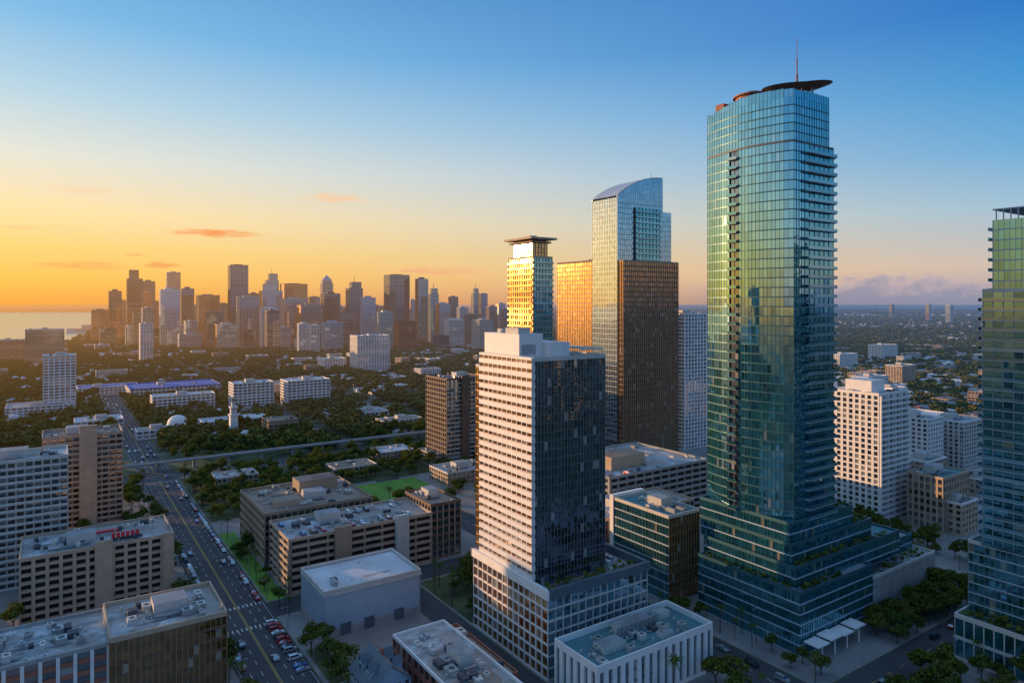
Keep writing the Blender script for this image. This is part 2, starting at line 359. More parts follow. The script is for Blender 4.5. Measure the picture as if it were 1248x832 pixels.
shell(b,rect(TA,TB,33,31.2),26,101,[S_hotelG,S_hotelG,S_hotelG,S_hotelW],'roof_grey',1.2,'offwhite')
shell(b,rect(TA+33.1,TB+3,9,27),26,96,[S_hotelSunGold]*4,'roof_grey',1,'offwhite')
shell(b,rect(TA-.0,TB-.9,33,.8),26,101.5,[ST(solid='white_paint'),None,ST(solid='white_paint'),S_hotelW],'white_paint',.6,'white_paint')
b.gbox('mechanical_penthouse','white_paint',TA+10,TA+32.5,TB+1,TB+11,101,109.5,'roof_white')
b.gbox('mechanical_penthouse','white_paint',TA+6,TA+26,TB+11.1,TB+20,101,106.5,'roof_white')
b.gbox('mechanical_penthouse','offwhite',TA+12,TA+20,TB+2,TB+7,109.5,111.5,'roof_grey')
for k in range(10): b.wbox('penthouse_louvres','slate',W(TA+10,TB+1),(CA,SA),(SA,-CA),1,7,102.5+k*.35,102.65+k*.35,.0,.08)
units(b,TA+3,TB+20,27,11,101.1,9,False); units(b,TA+12,TB+2,18,8,109.5,3,False)
for k in range(9):
    b.gbox('roof_pergola','offwhite',TA+.5,TA+31,TB+21+k*1.15,TB+21.2+k*1.15,104.2,104.5)
for al in (TA+.6,TA+30.6):
    b.gbox('roof_pergola','offwhite',al,al+.3,TB+20.5,TB+31,103.8,104.15)
    for be in (TB+20.6,TB+30.5): b.gbox('roof_pergola','offwhite',al,al+.3,be,be+.3,101,103.8)
units(b,PA+1,PB+33,44,10,26.1,8,False)
b.done()
# ------------------------------------------------------------------ 3 small white office with teal roof
S_strip=ST(fh=12.5,bw=3.4,glass='glass_dark',rec=.5,band=(1.0,.05,'white_paint'),pier=(1.7,.2,'white_paint'))
b=B('white_office_building'); foot(148.6,129.8,20,49.5)
shell(b,rect(148.6,129.8,20,49.5),0,14,S_strip,'roof_teal',2,'white_paint')
for k in range(3): 
    for j in range(14): b.wbox('spandrels','slate',W(148.6,129.8),(CA,SA),(SA,-CA),j*3.54+.85,j*3.54+2.7,3.4*(k+1)+.2,3.4*(k+1)+.9,-.6,-.3)
for (a,c,l,w,h) in [(155,138,5,9,2.2),(161,150,4,14,3),(152,160,3,5,1.6),(162,169,4,5,2)]:
    b.gbox('rooftop_units','offwhite',a,a+l,c,c+w,14.04,14.04+h,'roof_grey')
for i in range(9): b.gbox('rooftop_screen','metal',160,160.2,148+i*2,149.7+i*2,14.04,17.6)
units(b,149,132,18,44,14.05,16,False); b.done()
# ------------------------------------------------------------------ 4 sail-topped skyscraper
b=B('sail_top_skyscraper')
al0=-SA*75+CA*487; be0=CA*75+SA*487; foot(al0,be0,27,57)
nseg=23
def sailz(t): return 197+17*math.sin(t*math.pi/2)**.8
S_sailL=ST(fh=3.8,bw=1.8,glass='glass_blue',band=(.25,.06,'bluegrey'),pier=(.08,.09,'metal'),jit=.001)
shell(b,[W(al0,be0),W(al0,be0+46),W(al0+27,be0+46),W(al0+27,be0)],0,196,[S_blue,S_blue,S_blue,S_sailL],None,0)
S_sail=ST(fh=3.8,bw=2,glass='glass_blue',band=(.2,.06,'metal'),pier=(.08,.09,'metal'),jit=.002)
for i in range(nseg):
    t0,t1=i/nseg,(i+1)/nseg; c0,c1=be0+46*t0,be0+46*t1
    facade(b,W(al0,c0),W(al0,c1),196,sailz(t0),S_sail,False); facade(b,W(al0+27,c1),W(al0+27,c0),196,sailz(t0),S_sail,False)
    for al in (al0,al0+27):
        p,q=W(al,c0),W(al,c1); b.face('sail_edge','metal',[(*p,sailz(t0)),(*q,sailz(t0)),(*q,sailz(t1)),(*p,sailz(t0)+.01)])
    p,q,r,s_=W(al0-.1,c0),W(al0-.1,c1),W(al0+27,c1),W(al0+27,c0)
    b.face('sail_roof','bluegrey',[(*p,sailz(t0)+.25),(*q,sailz(t1)+.25),(*r,sailz(t1)+.25),(*s_,sailz(t0)+.25)])
facade(b,W(al0,be0+46),W(al0+27,be0+46),186,214,S_blue,False)
S_darkB=ST(fh=3.8,bw=3.5,glass='glass_teal_deep',rec=.2,band=(.3,.08,'slate'),pier=(.3,.12,'slate'),balc=(1.2,'bluegrey','glass_rail',0))
shell(b,rect(al0-1.2,be0+17,1.1,25),0,190,[S_darkB,None,None,None],'slate',0)
shell(b,rect(al0+2,be0+46.2,23,11),0,186,[S_blue,S_blue,S_blue,None],'roof_grey',3,'glass_blue')
S_brnT=ST(fh=3.7,bw=1.9,glass='glass_bronze',rec=.2,band=(.9,.1,'brown'),pier=(.3,.22,'tan'))
shell(b,rect(al0-6,be0+.5,4.7,56),0,150,[S_brnT,S_brnT,None,S_brnT],'roof_dark',1,'tan')
drum(b,'antenna','darkgrey',*W(al0+10,be0+44),.15,213,219,6); b.done()
# ------------------------------------------------------------------ 5,6 towers with sunset gold put into their glass
x=-SA*64+CA*540; y=CA*64+SA*540
b=simple('sunset_gold_office_tower',x,y,46,30,153,[S_sunGold]*4,'roof_dark',5,1.5,'brown'); b.done()
x=-SA*12.5+CA*400; y=CA*12.5+SA*400
S_orn=ST(fh=3.4,bw=2.4,glass='glass_sunset_gold',rec=.15,band=(.35,.1,'gold_or_sunset_trim'),pier=(.4,.2,'beige'),balc=(1.1,'beige','glass_sunset_gold',0))  # sun-facing side only: its sunset light is put in as gold glass
S_orn2=ST(fh=3.4,bw=2.4,glass='glass_teal_deep',rec=.15,band=(.35,.1,'tan'),pier=(.3,.2,'beige'),balc=(1.1,'beige','glass_rail',0))
S_orn3=ST(fh=3.4,bw=2.4,glass='glass_sunset_gold',rec=.05,band=(.3,.1,'beige'),pier=(.5,.2,'beige'))
b=B('crowned_condo_tower'); foot(x,y,29,14)
shell(b,rect(x,y,26,14),0,147,[S_orn2,S_orn2,S_orn2,S_orn],'roof_grey',1,'beige')
shell(b,rect(x+3,y+1.5,20,11),147,156,S_orn3,None,0)
b.gbox('crown','tan',x+1,x+25,y-.5,y+14,156,157); b.gbox('crown','beige',x-1.5,x+27.5,y-2.5,y+16.5,158,159.2); b.gbox('crown','tan',x+4,x+22,y+2,y+12,157,158); b.gbox('crown','offwhite',x+9,x+17,y+4,y+9,159.2,161)
b.done()
# ------------------------------------------------------------------ 7 brown grid slab
x=-SA*-47.8+CA*499; y=CA*-47.8+SA*499
b=simple('brown_apartment_building',x,y,33,34,64,[ST(fh=3.2,bw=3.4,glass='glass_win',rec=.8,band=(.8,.1,'offwhite'),pier=(.4,.3,'tan')),S_brn,S_brn,S_brn],'roof_dark',6,1.2,'brown'); b.gbox('stair_core','brown',x-2,x-.3,y+12,y+18,0,67); b.done()
# ------------------------------------------------------------------ 8 midrise glass + slabs behind hotel
b=simple('glass_office_building',191.6,205,32,18,34,[S_bronze,S_tealP,S_tealP,ST(fh=3.6,bw=1.6,glass='glass_teal_deep',band=(.5,.12,'bluegrey'),pier=(.1,.14,'slate'))],'roof_teal',8,1.2,'offwhite')
b.gbox('end_wall','white_paint',223.7,226,204.5,223.3,0,36); b.done()
b=simple('parking_garage',262,237,58,75,30,S_garW,'roof_stained',14,1.2,'concrete'); b.gbox('ramp_core','beige',275,290,250,275,30,37,'roof_tan'); b.done()
b=simple('office_building',232,206,26,60,22,S_brn,'roof_stained',12,1,'beige'); b.done()
b=simple('parking_garage',330,225,26,60,22,S_gar,'roof_tan',8,1,'beige'); b.done()
b=simple('low_rise_building',392,214,26,34,9,S_beige,'roof_stained',10,1,'offwhite'); b.done()
b=simple('low_rise_building',386,262,34,40,12,S_brn,'roof_tan',10,1,'beige'); b.done()
for (a,c,l,w,h,rf) in [(452,160,20,30,7,'roof_tan'),(478,205,22,26,8,'roof_white'),(448,232,24,34,9,'roof_grey'),(486,262,20,36,7,'roof_tan'),(470,88,18,26,7,'roof_stained'),(422,110,16,22,6,'roof_tan')]:
    b=simple('low_rise_building',a,c,l,w,h,S_beige,rf,5,.8,'offwhite',big=False); b.done()
# 9 white condos on right
b=simple('white_condo_tower',195.5,371.8,28,32,70,[S_cond,S_condW,S_condW,S_condW],'roof_white',7,1.4,'white_paint')
b.gbox('mechanical_penthouse','white_paint',203,218,378,392,70,77,'roof_white'); b.done()
b=simple('white_condo_tower',232,386,24,30,66,[S_cond,S_condW,S_condW,S_cond],'roof_white',5,1.4,'white_paint'); b.gbox('mechanical_penthouse','white_paint',238,250,392,404,66,74,'roof_white'); b.done()
b=simple('stone_office_building',169.6,386,18,30,28,ST(fh=4,bw=3,glass='glass_win',rec=.4,band=(1.4,.1,'tan'),pier=(1.0,.2,'beige')),'roof_teal',6,1.2,'beige'); b.done()
def at(x,y): return (-SA*x+CA*y, CA*x+SA*y)
def put(name,x,y,La,Lb,h,st,roof='roof_white',n=4,parm='white_paint',big=True):
    al,be=at(x,y); b=simple(name,al,be,La,Lb,h,st,roof,n,1.0,parm,big=big); b.done()
S_cw=ST(fh=3.1,bw=4,glass='glass_win',rec=.3,band=(1.2,.08,'white_paint'),pier=(1.5,.14,'white_paint'))
S_ct=ST(fh=3.1,bw=4,glass='glass_win',rec=.3,band=(1.2,.08,'beige'),pier=(1.5,.14,'beige'))
put('apartment_building',285,468,30,22,40,S_cw); put('apartment_building',318,480,24,30,36,S_condT,'roof_grey'); put('apartment_building',300,505,26,50,34,S_cw)
put('apartment_building',335,545,20,40,26,S_ct,'roof_tan'); put('apartment_building',262,560,25,30,30,S_beige,'roof_tan'); put('apartment_building',255,420,18,26,22,S_ct,'roof_grey')
put('apartment_building',232,352,14,18,16,S_ct,'roof_tan'); put('low_rise_building',296,420,20,30,10,S_beige,'roof_tan')
put('condo_tower',142,560,22,26,111,[S_condW,S_cond,S_cond,S_cond]); put('condo_tower',280,700,20,20,62,S_condW)
put('apartment_building',420,760,22,40,24,S_cw); put('apartment_building',470,900,24,50,22,S_cw); put('apartment_building',560,980,24,40,30,S_ct,'roof_tan'); put('apartment_building',600,1250,30,60,26,S_cw); put('apartment_building',760,1400,30,60,34,S_cw)
# 11 right edge tower
b=B('residential_skyscraper'); foot(76,254,32,60)
shell(b,rect(76,254,32,60),0,14,[S_tealP,S_tealP,S_tealP,ST(fh=7,bw=3,glass='glass_teal_deep',band=(1,.3,'offwhite'),pier=(.3,.2,'offwhite'))],'roof_teal',1.4,'offwhite')
al,be=at(172,215)
S_rB=ST(fh=3.3,bw=3.2,glass='glass_teal_deep',band=None,pier=(.2,.12,'bluegrey'),balc=(1.5,'bluegrey','glass_rail',0))
S_rG=ST(fh=3.3,bw=1.6,glass='glass_teal_deep',band=(.4,.1,'bluegrey'),pier=(.09,.12,'metal'))
shell(b,rect(al-1,be-1,26,34),14,38,S_rG,'roof_teal',1,'offwhite')
shell(b,rect(al,be,21,32),38,124,[S_rB,S_rG,S_rB,S_rB],'roof_grey',1,'offwhite')
shell(b,rect(al,be,18,30),124,148,[S_rB,S_rG,S_rB,S_rG],'roof_grey',0,'offwhite')
for i in range(9): b.gbox('crown_frame','bluegrey',al+i*2.1,al+i*2.1+.3,be-.2,be+.1,148,151.4)
b.gbox('crown_frame','bluegrey',al,al+18,be-.25,be+30,151.4,151.8)
hedge(b,78,98,255,262,14.1,1.3,hh=3); hedge(b,99,107,255,300,14.1,.8,hh=2); b.done()
# ------------------------------------------------------------------ 12-16 foreground left and centre
b=B('warehouse_hall'); foot(239.3,80.6,27,38)
for e in range(4):
    P=rect(239.3,80.6,27,38); p,q=P[e],P[(e+1)%4]; L=math.hypot(q[0]-p[0],q[1]-p[1]); d=((q[0]-p[0])/L,(q[1]-p[1])/L); n=(d[1],-d[0])
    b.wbox('walls','bluegrey',p,d,n,0,L,0,16.5,-.4,0)
    for k in range(int(L/1.2)): b.wbox('cladding_ribs','bluegrey',p,d,n,k*1.2+.1,k*1.2+.2,.5,16.2,0,.06)
    b.wbox('base_course','concrete',p,d,n,0,L,0,3.2,0,.12)
    b.wbox('eaves_trim','offwhite',p,d,n,0,L+.3,15.2,16.15,0,.3)
    if e==0: 
        for s0 in (6,15,27): b.wbox('roller_doors','slate',p,d,n,s0,s0+4,.15,4.4,.1,.2)
b.face('roof','roof_white',[(*p,16.3) for p in rect(239.3,80.6,27,38)])
shell(b,rect(239.3,80.6,27,38),16.2,16.6,[None]*4,None,.8,'offwhite')
units(b,241,82,23,34,16.35,2,False); b.done()
b=simple('parking_garage',284,80.8,30,66,22,S_gar,'roof_stained',22,1.2,'beige'); b.gbox('stair_core','tan',281.5,283.9,100,107,0,25); b.gbox('stair_core','offwhite',281.5,283.9,128,134,0,25); b.done()
b=simple('brown_office_building',286,147.2,28,16,25,S_brn,'roof_tan',5,1.2,'brown'); b.done()
b=simple('beige_office_building',322,80.7,48,52,23,[S_brn,S_brn,S_beige,ST(fh=3.8,bw=4,glass='glass_sunset_gold',rec=.3,band=(1.3,.1,'beige'),pier=(.5,.2,'beige'))],'roof_tan',24,1.2,'tan')
b.gbox('mechanical_penthouse','tan',350,362,105,125,23,29,'roof_dark'); b.gbox('mechanical_penthouse','beige',330,338,88,100,23,26,'roof_tan'); b.done()
b=B('office_building'); foot(230.8,-19,27,65)
S_redw=ST(fh=3.5,bw=4,glass='glass_win',rec=.3,band=(1.2,.1,'brick'),pier=(.9,.2,'white_paint'))
shell(b,rect(230.8,-19,27,32.8),0,20.5,S_redw,'roof_stained',1,'concrete')
shell(b,rect(229.8,14,28,32),0,21.5,[S_bronze,S_bronze,S_bronze,S_bronze],'roof_stained',1.4,'beige')
units(b,232,-17,24,30,20.6,22,False); units(b,231,16,24,28,21.6,18,True); b.done()
S_ap=ST(fh=3.2,bw=4.2,glass='interior_shade',rec=1.4,band=(1.1,.1,'beige'),pier=(1.2,.3,'beige'),jit=0)
b=simple('apartment_building',312.8,-10,30,52,24,[S_ap,S_beige,S_beige,S_beige],'roof_stained',24,1.2,'beige')
for k in range(6): b.gbox('rooftop_sign','red',318,318.3,20+k*1.7,21.3+k*1.7,25.6,27.6)
b.gbox('rooftop_sign','darkgrey',318.4,318.6,19.5,31,24.2,25.5); b.gbox('rooftop_sign','red',332,334,14,24,24.1,25)
b.gbox('stair_core','beige',311.5,312.6,14,20,0,27); b.gbox('stair_core','beige',311.5,312.6,38,42,0,26); b.done()
b=simple('condo_building',356,-34,25,40,53,[ST(fh=3,bw=3,glass='glass_win',rec=.3,band=(.7,.1,'offwhite'),pier=(.7,.16,'offwhite'),balc=(1.3,'offwhite','offwhite',1)),S_beige,S_beige,S_beige],'roof_stained',8,1.2,'offwhite'); b.done()
b=simple('condo_building',424,-4,25,36,50,[S_beigeB,S_beige,S_beige,S_beige],'roof_tan',7,1.5,'beige')
b.gbox('elevator_tower','beige',421.5,423.9,12,20,0,56); b.done()
b=B('low_rise_building'); foot(160,94,50,19)
shell(b,rect(160,94,50,19),0,9.5,ST(fh=4.5,bw=4,glass='glass_win',rec=.3,band=(1.5,.1,'brick'),pier=(1,.15,'brick')),'roof_stained',.9,'white_paint'); units(b,162,95,44,16,9.6,20,True)
b.gbox('roof_patch','roof_tan',165,175,96,110,9.55,9.62); b.done()
b=B('brick_building'); foot(150,114,60,14)
shell(b,rect(172,113.6,38,4.6),0,7,ST(solid='brick'),'roof_tan',.8,'brick'); units(b,172,113.5,36,5,7.1,3,False); b.done()
def house(name,al,be,La,Lb,h,rh,wall,roof):
    b=B(name); foot(al,be,La,Lb)
    P=rect(al,be,La,Lb)
    stl=ST(fh=3.2,bw=2.6,glass='glass_win',rec=.1,band=(1.1,.03,wall),pier=(1.3,.05,wall))
    shell(b,P,0,h,stl,None,0)
    e=.7
    r0,r1=W(al-e,be+Lb/2),W(al+La+e,be+Lb/2)
    for bb in (be-e,be+Lb+e):
        p,q=W(al-e,bb),W(al+La+e,bb); b.face('roof',roof,[(*p,h-.25),(*q,h-.25),(*r1,h+rh),(*r0,h+rh)])
    for aa in (al,al+La): 
        p,q,r=W(aa,be),W(aa,be+Lb),W(aa,be+Lb/2); b.face('gables',wall,[(*p,h),(*q,h),(*r,h+rh*.93)])
    for t in (.3,.7):
        for sgn in (-1,1):
            cc=be+Lb/2+sgn*Lb*.3; aa=al+La*t
            b.gbox('dormers',wall,aa-1.2,aa+1.2,cc-1.3,cc+1.3,h+.2,h+rh*.62)
            p1,p2=W(aa-1.5,cc-1.5),W(aa-1.5,cc+1.5); p3,p4=W(aa+1.5,cc+1.5),W(aa+1.5,cc-1.5); m1,m2=W(aa,cc-1.5),W(aa,cc+1.5)
            b.face('dormers',roof,[(*p1,h+rh*.6),(*p2,h+rh*.6),(*m2,h+rh*.95),(*m1,h+rh*.95)]); b.face('dormers',roof,[(*p4,h+rh*.6),(*m1,h+rh*.95),(*m2,h+rh*.95),(*p3,h+rh*.6)])
            b.gbox('dormers','glass_win',aa-.7,aa+.7,cc-1.36,cc+1.36,h+.9,h+rh*.5)
    b.gbox('chimney','brick',al+La*.5,al+La*.5+1,be+Lb*.52,be+Lb*.52+1,h,h+rh+1.2)
    b.gbox('porch','white_paint',al-2.5,al-.1,be+1,be+Lb-1,3.0,3.3)
    for k in range(4):
        x,y=W(al-2.3,be+1.3+k*(Lb-2.6)/3); drum(b,'porch','white_paint',x,y,.14,.1,3.0,8)
    b.done()
house('gabled_house',188,77,16,13,7,6,'bluegrey','slate'); house('gabled_house',166,75,14,12,6,4.5,'bluegrey','slate')
# ------------------------------------------------------------------ mid distance named buildings
S_m=ST(fh=3.2,bw=5,glass='glass_win',rec=.3,band=(1.3,.1,'white_paint'),pier=(1.2,.15,'white_paint'),cells=False)
S_mB=ST(fh=3.2,bw=5,glass='glass_win',rec=.3,band=(1.3,.1,'beige'),pier=(1.2,.15,'beige'),cells=False)
put('white_apartment_tower',-505,735,26,30,63,S_m); put('podium_building',-520,700,40,60,12,S_m,'roof_grey')
put('condo_block',-920,1290,40,62,70,S_mB,'roof_tan'); put('condo_block',-1010,1330,30,50,48,S_mB,'roof_tan')
put('white_apartment_tower',-735,1350,24,22,80,S_m); put('white_apartment_tower',-265,1170,35,60,64,S_m); put('low_rise_building',-330,1200,35,40,22,S_m)
put('apartment_complex',-310,760,26,44,30,S_m); put('apartment_complex',-258,785,30,50,30,S_m); put('apartment_complex',-395,750,22,64,17,S_m); put('apartment_complex',-290,830,30,70,22,S_mB,'roof_tan')
put('sports_hall',-470,840,70,105,14,S_m,'roof_blue',4,'roof_blue'); put('low_rise_building',-560,880,40,70,10,S_m,'roof_blue')
put('sports_hall',-410,640,30,40,8,S_m,'roof_white'); put('low_rise_building',-290,640,25,60,8,S_m,'roof_white'); put('low_rise_building',-330,600,18,30,7,S_m,'roof_grey')
put('low_rise_building',-120,640,20,40,9,S_m,'roof_tan'); put('school_building',-75,735,18,50,9,S_mB,'roof_tan'); put('low_rise_building',-150,700,30,25,8,S_m,'roof_grey')
put('apartment_building',-5,640,30,40,30,S_mB,'roof_tan'); put('low_rise_building',-60,560,14,40,9,S_m,'roof_grey')
b=B('white_dome'); cx,cy=-316,645
for j in range(5):
    for i in range(20):
        def dp(j,i): e=j/5*math.pi/2; t=i/20*6.2832; return (cx+9*math.cos(e)*math.cos(t),cy+9*math.cos(e)*math.sin(t),7+8*math.sin(e))
        b.face('dome','white_paint',[dp(j,i),dp(j,i+1),dp(j+1,i+1),dp(j+1,i)])
drum(b,'drum','white_paint',cx,cy,9.6,0,7); b.done(); FOOT.append((at(cx,cy)[0]-14,at(cx,cy)[0]+14,at(cx,cy)[1]-14,at(cx,cy)[1]+14))
b=B('bell_tower'); al,be=at(-255,625)
for (w,z0,z1,mt) in [(3.2,0,18,'white_paint'),(4,18,19,'white_paint'),(2.6,19,25,'offwhite'),(3.4,25,26,'white_paint'),(1.6,26,30,'offwhite')]: b.gbox('shaft',mt,al-w,al+w,be-w,be+w,z0,z1)
drum(b,'lantern','tan',-255,625,1.2,30,34,8); b.done()
b=B('elevated_guideway')
b.gbox('deck','concrete',545,550,-260,330,5.4,6.3); b.gbox('parapets','concrete',544.7,545,-260,330,5.7,6.9); b.gbox('parapets','concrete',550,550.3,-260,330,5.7,6.9)
for k in range(24): b.gbox('piers','concrete',546.6,548.4,-250+k*24,-248+k*24,0,5.4)
b.done(); FOOT.append((543,552,-260,330))
# ------------------------------------------------------------------ skyline
cols=['offwhite','tan','beige','slate','darkgrey','bluegrey','brown','white_paint']
def far_style(wall,gl,fh=3.8,bw=5,bh=1.0):
    return ST(fh=fh,bw=bw,glass=gl,rec=.2,band=(bh,.15,wall),pier=(.9,.3,wall),cells=False)
def px2(px,Y): return (px-624)/832*Y
SKY=[ # bearing span, height above eye level, range (m), wall, glass, crown type
(128,144,15,2050,'tan','glass_bronze',0),(149,169,41,2000,'tan','glass_bronze',1),(168,185,27,2100,'beige','glass_bronze',0),(188,213,17,1850,'white_paint','glass_blue',0),
(198,216,38,2250,'bluegrey','glass_sunset_gold',0),(216,233,18,2150,'slate','glass_dark',0),(233,262,10,2000,'beige','glass_sunset_gold',0),(273,298,47,2000,'darkgrey','glass_dark',0),
(283,311,8,1800,'offwhite','glass_dark',0),(311,340,24,2100,'bluegrey','glass_blue',1),(320,337,38,2300,'slate','glass_blue',2),(336,370,24,2250,'tan','glass_sunset_gold',0),(338,370,6,1900,'offwhite','glass_dark',0),
(312,336,-6,1780,'white_paint','glass_blue',0),(357,389,-2,1850,'beige','glass_dark',0),(388,404,34,2350,'offwhite','glass_blue',3),(388,412,12,1950,'brown','glass_dark',0),(419,440,28,2000,'slate','glass_dark',2),
(437,456,7,1850,'bluegrey','glass_blue',0),(465,497,35,2100,'darkgrey','glass_dark',0),(458,477,-11,1720,'bluegrey','glass_teal',0),(478,505,-22,1750,'brown','glass_bronze',0),(505,521,30,2100,'slate','glass_teal',0),
(521,534,20,2000,'slate','glass_teal',2),(530,548,0,1900,'offwhite','glass_blue',0),(546,558,8,2050,'tan','glass_dark',0),(556,570,-5,1950,'offwhite','glass_blue',0),(574,584,20,2200,'slate','glass_blue',2),(583,594,12,2150,'bluegrey','glass_dark',0),
(592,606,-4,2100,'beige','glass_dark',0),(604,616,0,2300,'offwhite','glass_blue',0),(610,622,-8,2000,'tan','glass_blue',0),(105,127,-8,2100,'beige','glass_bronze',0),(245,268,-10,1800,'tan','glass_dark',0),(136,150,4,2300,'beige','glass_bronze',0),
(176,192,3,2300,'tan','glass_sunset_gold',0),(262,276,0,2250,'beige','glass_dark',0),(298,314,12,2400,'slate','glass_dark',0),(404,420,-4,2300,'offwhite','glass_blue',0),(372,389,8,2500,'tan','glass_dark',0),(441,466,-3,2400,'beige','glass_dark',0),
(360,375,-25,1600,'white_paint','glass_blue',0),(375,388,-27,1600,'white_paint','glass_blue',0),(388,415,-24,1650,'bluegrey','glass_blue',0),(228,246,-2,2450,'offwhite','glass_dark',0),(497,507,4,2400,'offwhite','glass_dark',0),
(150,160,-28,1900,'white_paint','glass_blue',0),(540,565,-20,1800,'white_paint','glass_blue',0),(565,580,-14,1850,'tan','glass_dark',0),(255,285,-26,1750,'offwhite','glass_blue',0),
(640,655,-3,2300,'offwhite','glass_blue',0),(1130,1137,-1,4200,'offwhite','glass_blue',0),(1155,1165,-2,3900,'offwhite','glass_blue',0),(1085,1092,-1,5000,'tan','glass_blue',0)]
for (x0,x1,hp,Y,wl,gl,cr) in SKY:
    X0,X1=px2(x0,Y),px2(x1,Y); wpx=X1-X0; h=120+hp/832*Y
    La=wpx*.55; Lb=max(12,(wpx-La*SA)/CA)
    x=X0+La*SA; al,be=at(x,Y); foot(al,be,La,Lb)
    b=B('skyscraper' if h>90 else 'mid_rise_building'); st=far_style(wl,gl,R.choice([3.6,4.2,5]),R.choice([4,6,8]),R.choice([.8,1.2,1.6])); st2=far_style('gold_or_sunset_trim' if R.random()<.3 else wl,'glass_sunset_gold' if R.random()<.5 else gl)  # sun-facing side randomly gets gold glass and trim, painting sunset light on it
    hm=h*(.88 if cr else 1)
    shell(b,rect(al,be,La,Lb),0,hm,[st,st,st,st2],'roof_grey',1.5,wl)
    if cr==0: b.gbox('penthouse',wl,al+La*.25,al+La*.75,be+Lb*.25,be+Lb*.7,hm,hm+R.uniform(3,7))
    if cr==1: shell(b,rect(al+La*.15,be+Lb*.15,La*.7,Lb*.6),hm,h,st,'roof_grey',1,wl)
    if cr==2:
        shell(b,rect(al+La*.2,be+Lb*.25,La*.7,Lb*.7),hm,h-4,st,'roof_grey',1,wl); drum(b,'mast','slate',*W(al+La/2,be+Lb/2),.8,h-4,h+12,6)
    if cr==3:
        shell(b,rect(al+La*.1,be+Lb*.1,La*.8,Lb*.8),hm,h-14,st,None,1,wl); c=rect(al+La*.1,be+Lb*.1,La*.8,Lb*.8); apx=W(al+La/2,be+Lb/2)
        for i in range(4): b.face('pyramid_roof','bluegrey',[(*c[i],h-14),(*c[(i+1)%4],h-14),(*apx,h+4)])
    b.done()
def free(al,be,m=3):
    for f in FOOT:
        if f[0]-m<al<f[1]+m and f[2]-m<be<f[3]+m: return False
    return True
for k in range(120):
    Y=R.uniform(1650,2900); px=R.uniform(110,640); x=px2(px,Y); al,be=at(x,Y)
    if not free(al,be,14): continue
    La,Lb=R.uniform(22,45),R.uniform(22,55); h=R.choice([15,20,28,40,55,70,85,95])*R.uniform(.8,1.15)
    wl=R.choice(cols); b=B('mid_rise_building'); foot(al,be,La,Lb); st=far_style(wl,R.choice(['glass_win','glass_blue','glass_dark']))
    shell(b,rect(al,be,La,Lb),0,h,st,R.choice(['roof_grey','roof_white','roof_tan']),1.2,wl); b.gbox('penthouse',wl,al+La*.3,al+La*.7,be+Lb*.3,be+Lb*.6,h,h+4); b.done()
WATER=[(-1250,1740),(-1420,2200),(-1850,3000),(-2700,4600),(-5300,9200),(-18000,9200),(-18000,1300),(-2600,1560)]
def inpoly(x,y,P):
    c=False; n=len(P)
    for i in range(n):
        x1,y1=P[i]; x2,y2=P[(i+1)%n]
        if (y1>y)!=(y2>y) and x<(x2-x1)*(y-y1)/(y2-y1)+x1: c=not c
    return c
ROADS=[(60,1080,50,71),(60,519,182,198),(60,1500,318,334),(150,268,119.5,129.5),(541,1700,205,217),(541,1700,-160,-148)]
STREETS=[(109,122,-120,700),(268,282,71,182),(519,541,-500,700),(390,402,-150,50),(660,667,-400,500),(745,752,-500,500),(820,832,-800,900),(930,938,-600,600),(1100,1112,-900,1100)]
def onroad(al,be,m=2):
    for r in ROADS+STREETS:
        if r[0]-m<al<r[1]+m and r[2]-m<be<r[3]+m: return True
    return False
for k in range(270):
    Y=R.uniform(560,1900); px=R.uniform(-60,640) if R.random()<.65 else R.uniform(1010,1260); x=px2(px,Y); al,be=at(x,Y)
    La,Lb=R.uniform(12,30),R.uniform(14,44)
    if not free(al+La/2,be+Lb/2,24) or onroad(al+La/2,be+Lb/2,22) or inpoly(x,Y,WATER): continue
    h=R.choice([5,6,7,9,12,16]); wl=R.choice(['white_paint','offwhite','beige','tan'])
    b=B('low_rise_building'); foot(al,be,La,Lb); shell(b,rect(al,be,La,Lb),0,h,far_style(wl,'glass_win',3.4,4),R.choice(['roof_grey','roof_white','roof_stained','roof_tan','roof_tan','roof_dark']),.8,wl)
    units(b,al,be,La,Lb,h+.04,3,False); b.done()
LOTS=[]
for k in range(50):
    Y=R.uniform(560,1300); px=R.uniform(0,620) if R.random()<.75 else R.uniform(1010,1240); x=px2(px,Y); al,be=at(x,Y)
    La,Lb=R.uniform(16,34),R.uniform(24,50)
    if not free(al+La/2,be+Lb/2,20) or onroad(al+La/2,be+Lb/2,19) or inpoly(x,Y,WATER): continue
    foot(al,be,La,Lb); LOTS.append((al,be,La,Lb))
# neighbouring districts left and right of the viewpoint (out of view, put in to be reflected)
for (x,y,l,w_,h,wl,gl) in [(-430,288,30,30,150,'slate','glass_dark'),(-330,190,26,30,112,'brown','glass_bronze'),(-380,120,26,26,135,'slate','glass_teal_deep')]:  # unseen towers added to put dark columns into the skyscraper's reflections
    al,be=at(x,y); b=B('reflection_tower'); foot(al,be,l,w_); shell(b,rect(al,be,l,w_),0,h,far_style(wl,gl),'roof_grey',1.2,wl); b.gbox('penthouse',wl,al+8,al+20,be+8,be+20,h,h+5); b.done()
for k in range(46):  # unseen buildings added to be reflected
    x=R.uniform(-900,-190); y=R.uniform(-250,420); al,be=at(x,y)
    if x/max(y,1)>-.95 and y>0: continue
    if not free(al,be,26) or onroad(al,be,20): continue
    wl=R.choice(cols); La,Lb=R.uniform(22,34),R.uniform(24,40); b=B('apartment_building'); foot(al,be,La,Lb)
    shell(b,rect(al,be,La,Lb),0,R.uniform(14,48),far_style(wl,'glass_win'),'roof_grey',1,wl); b.done()
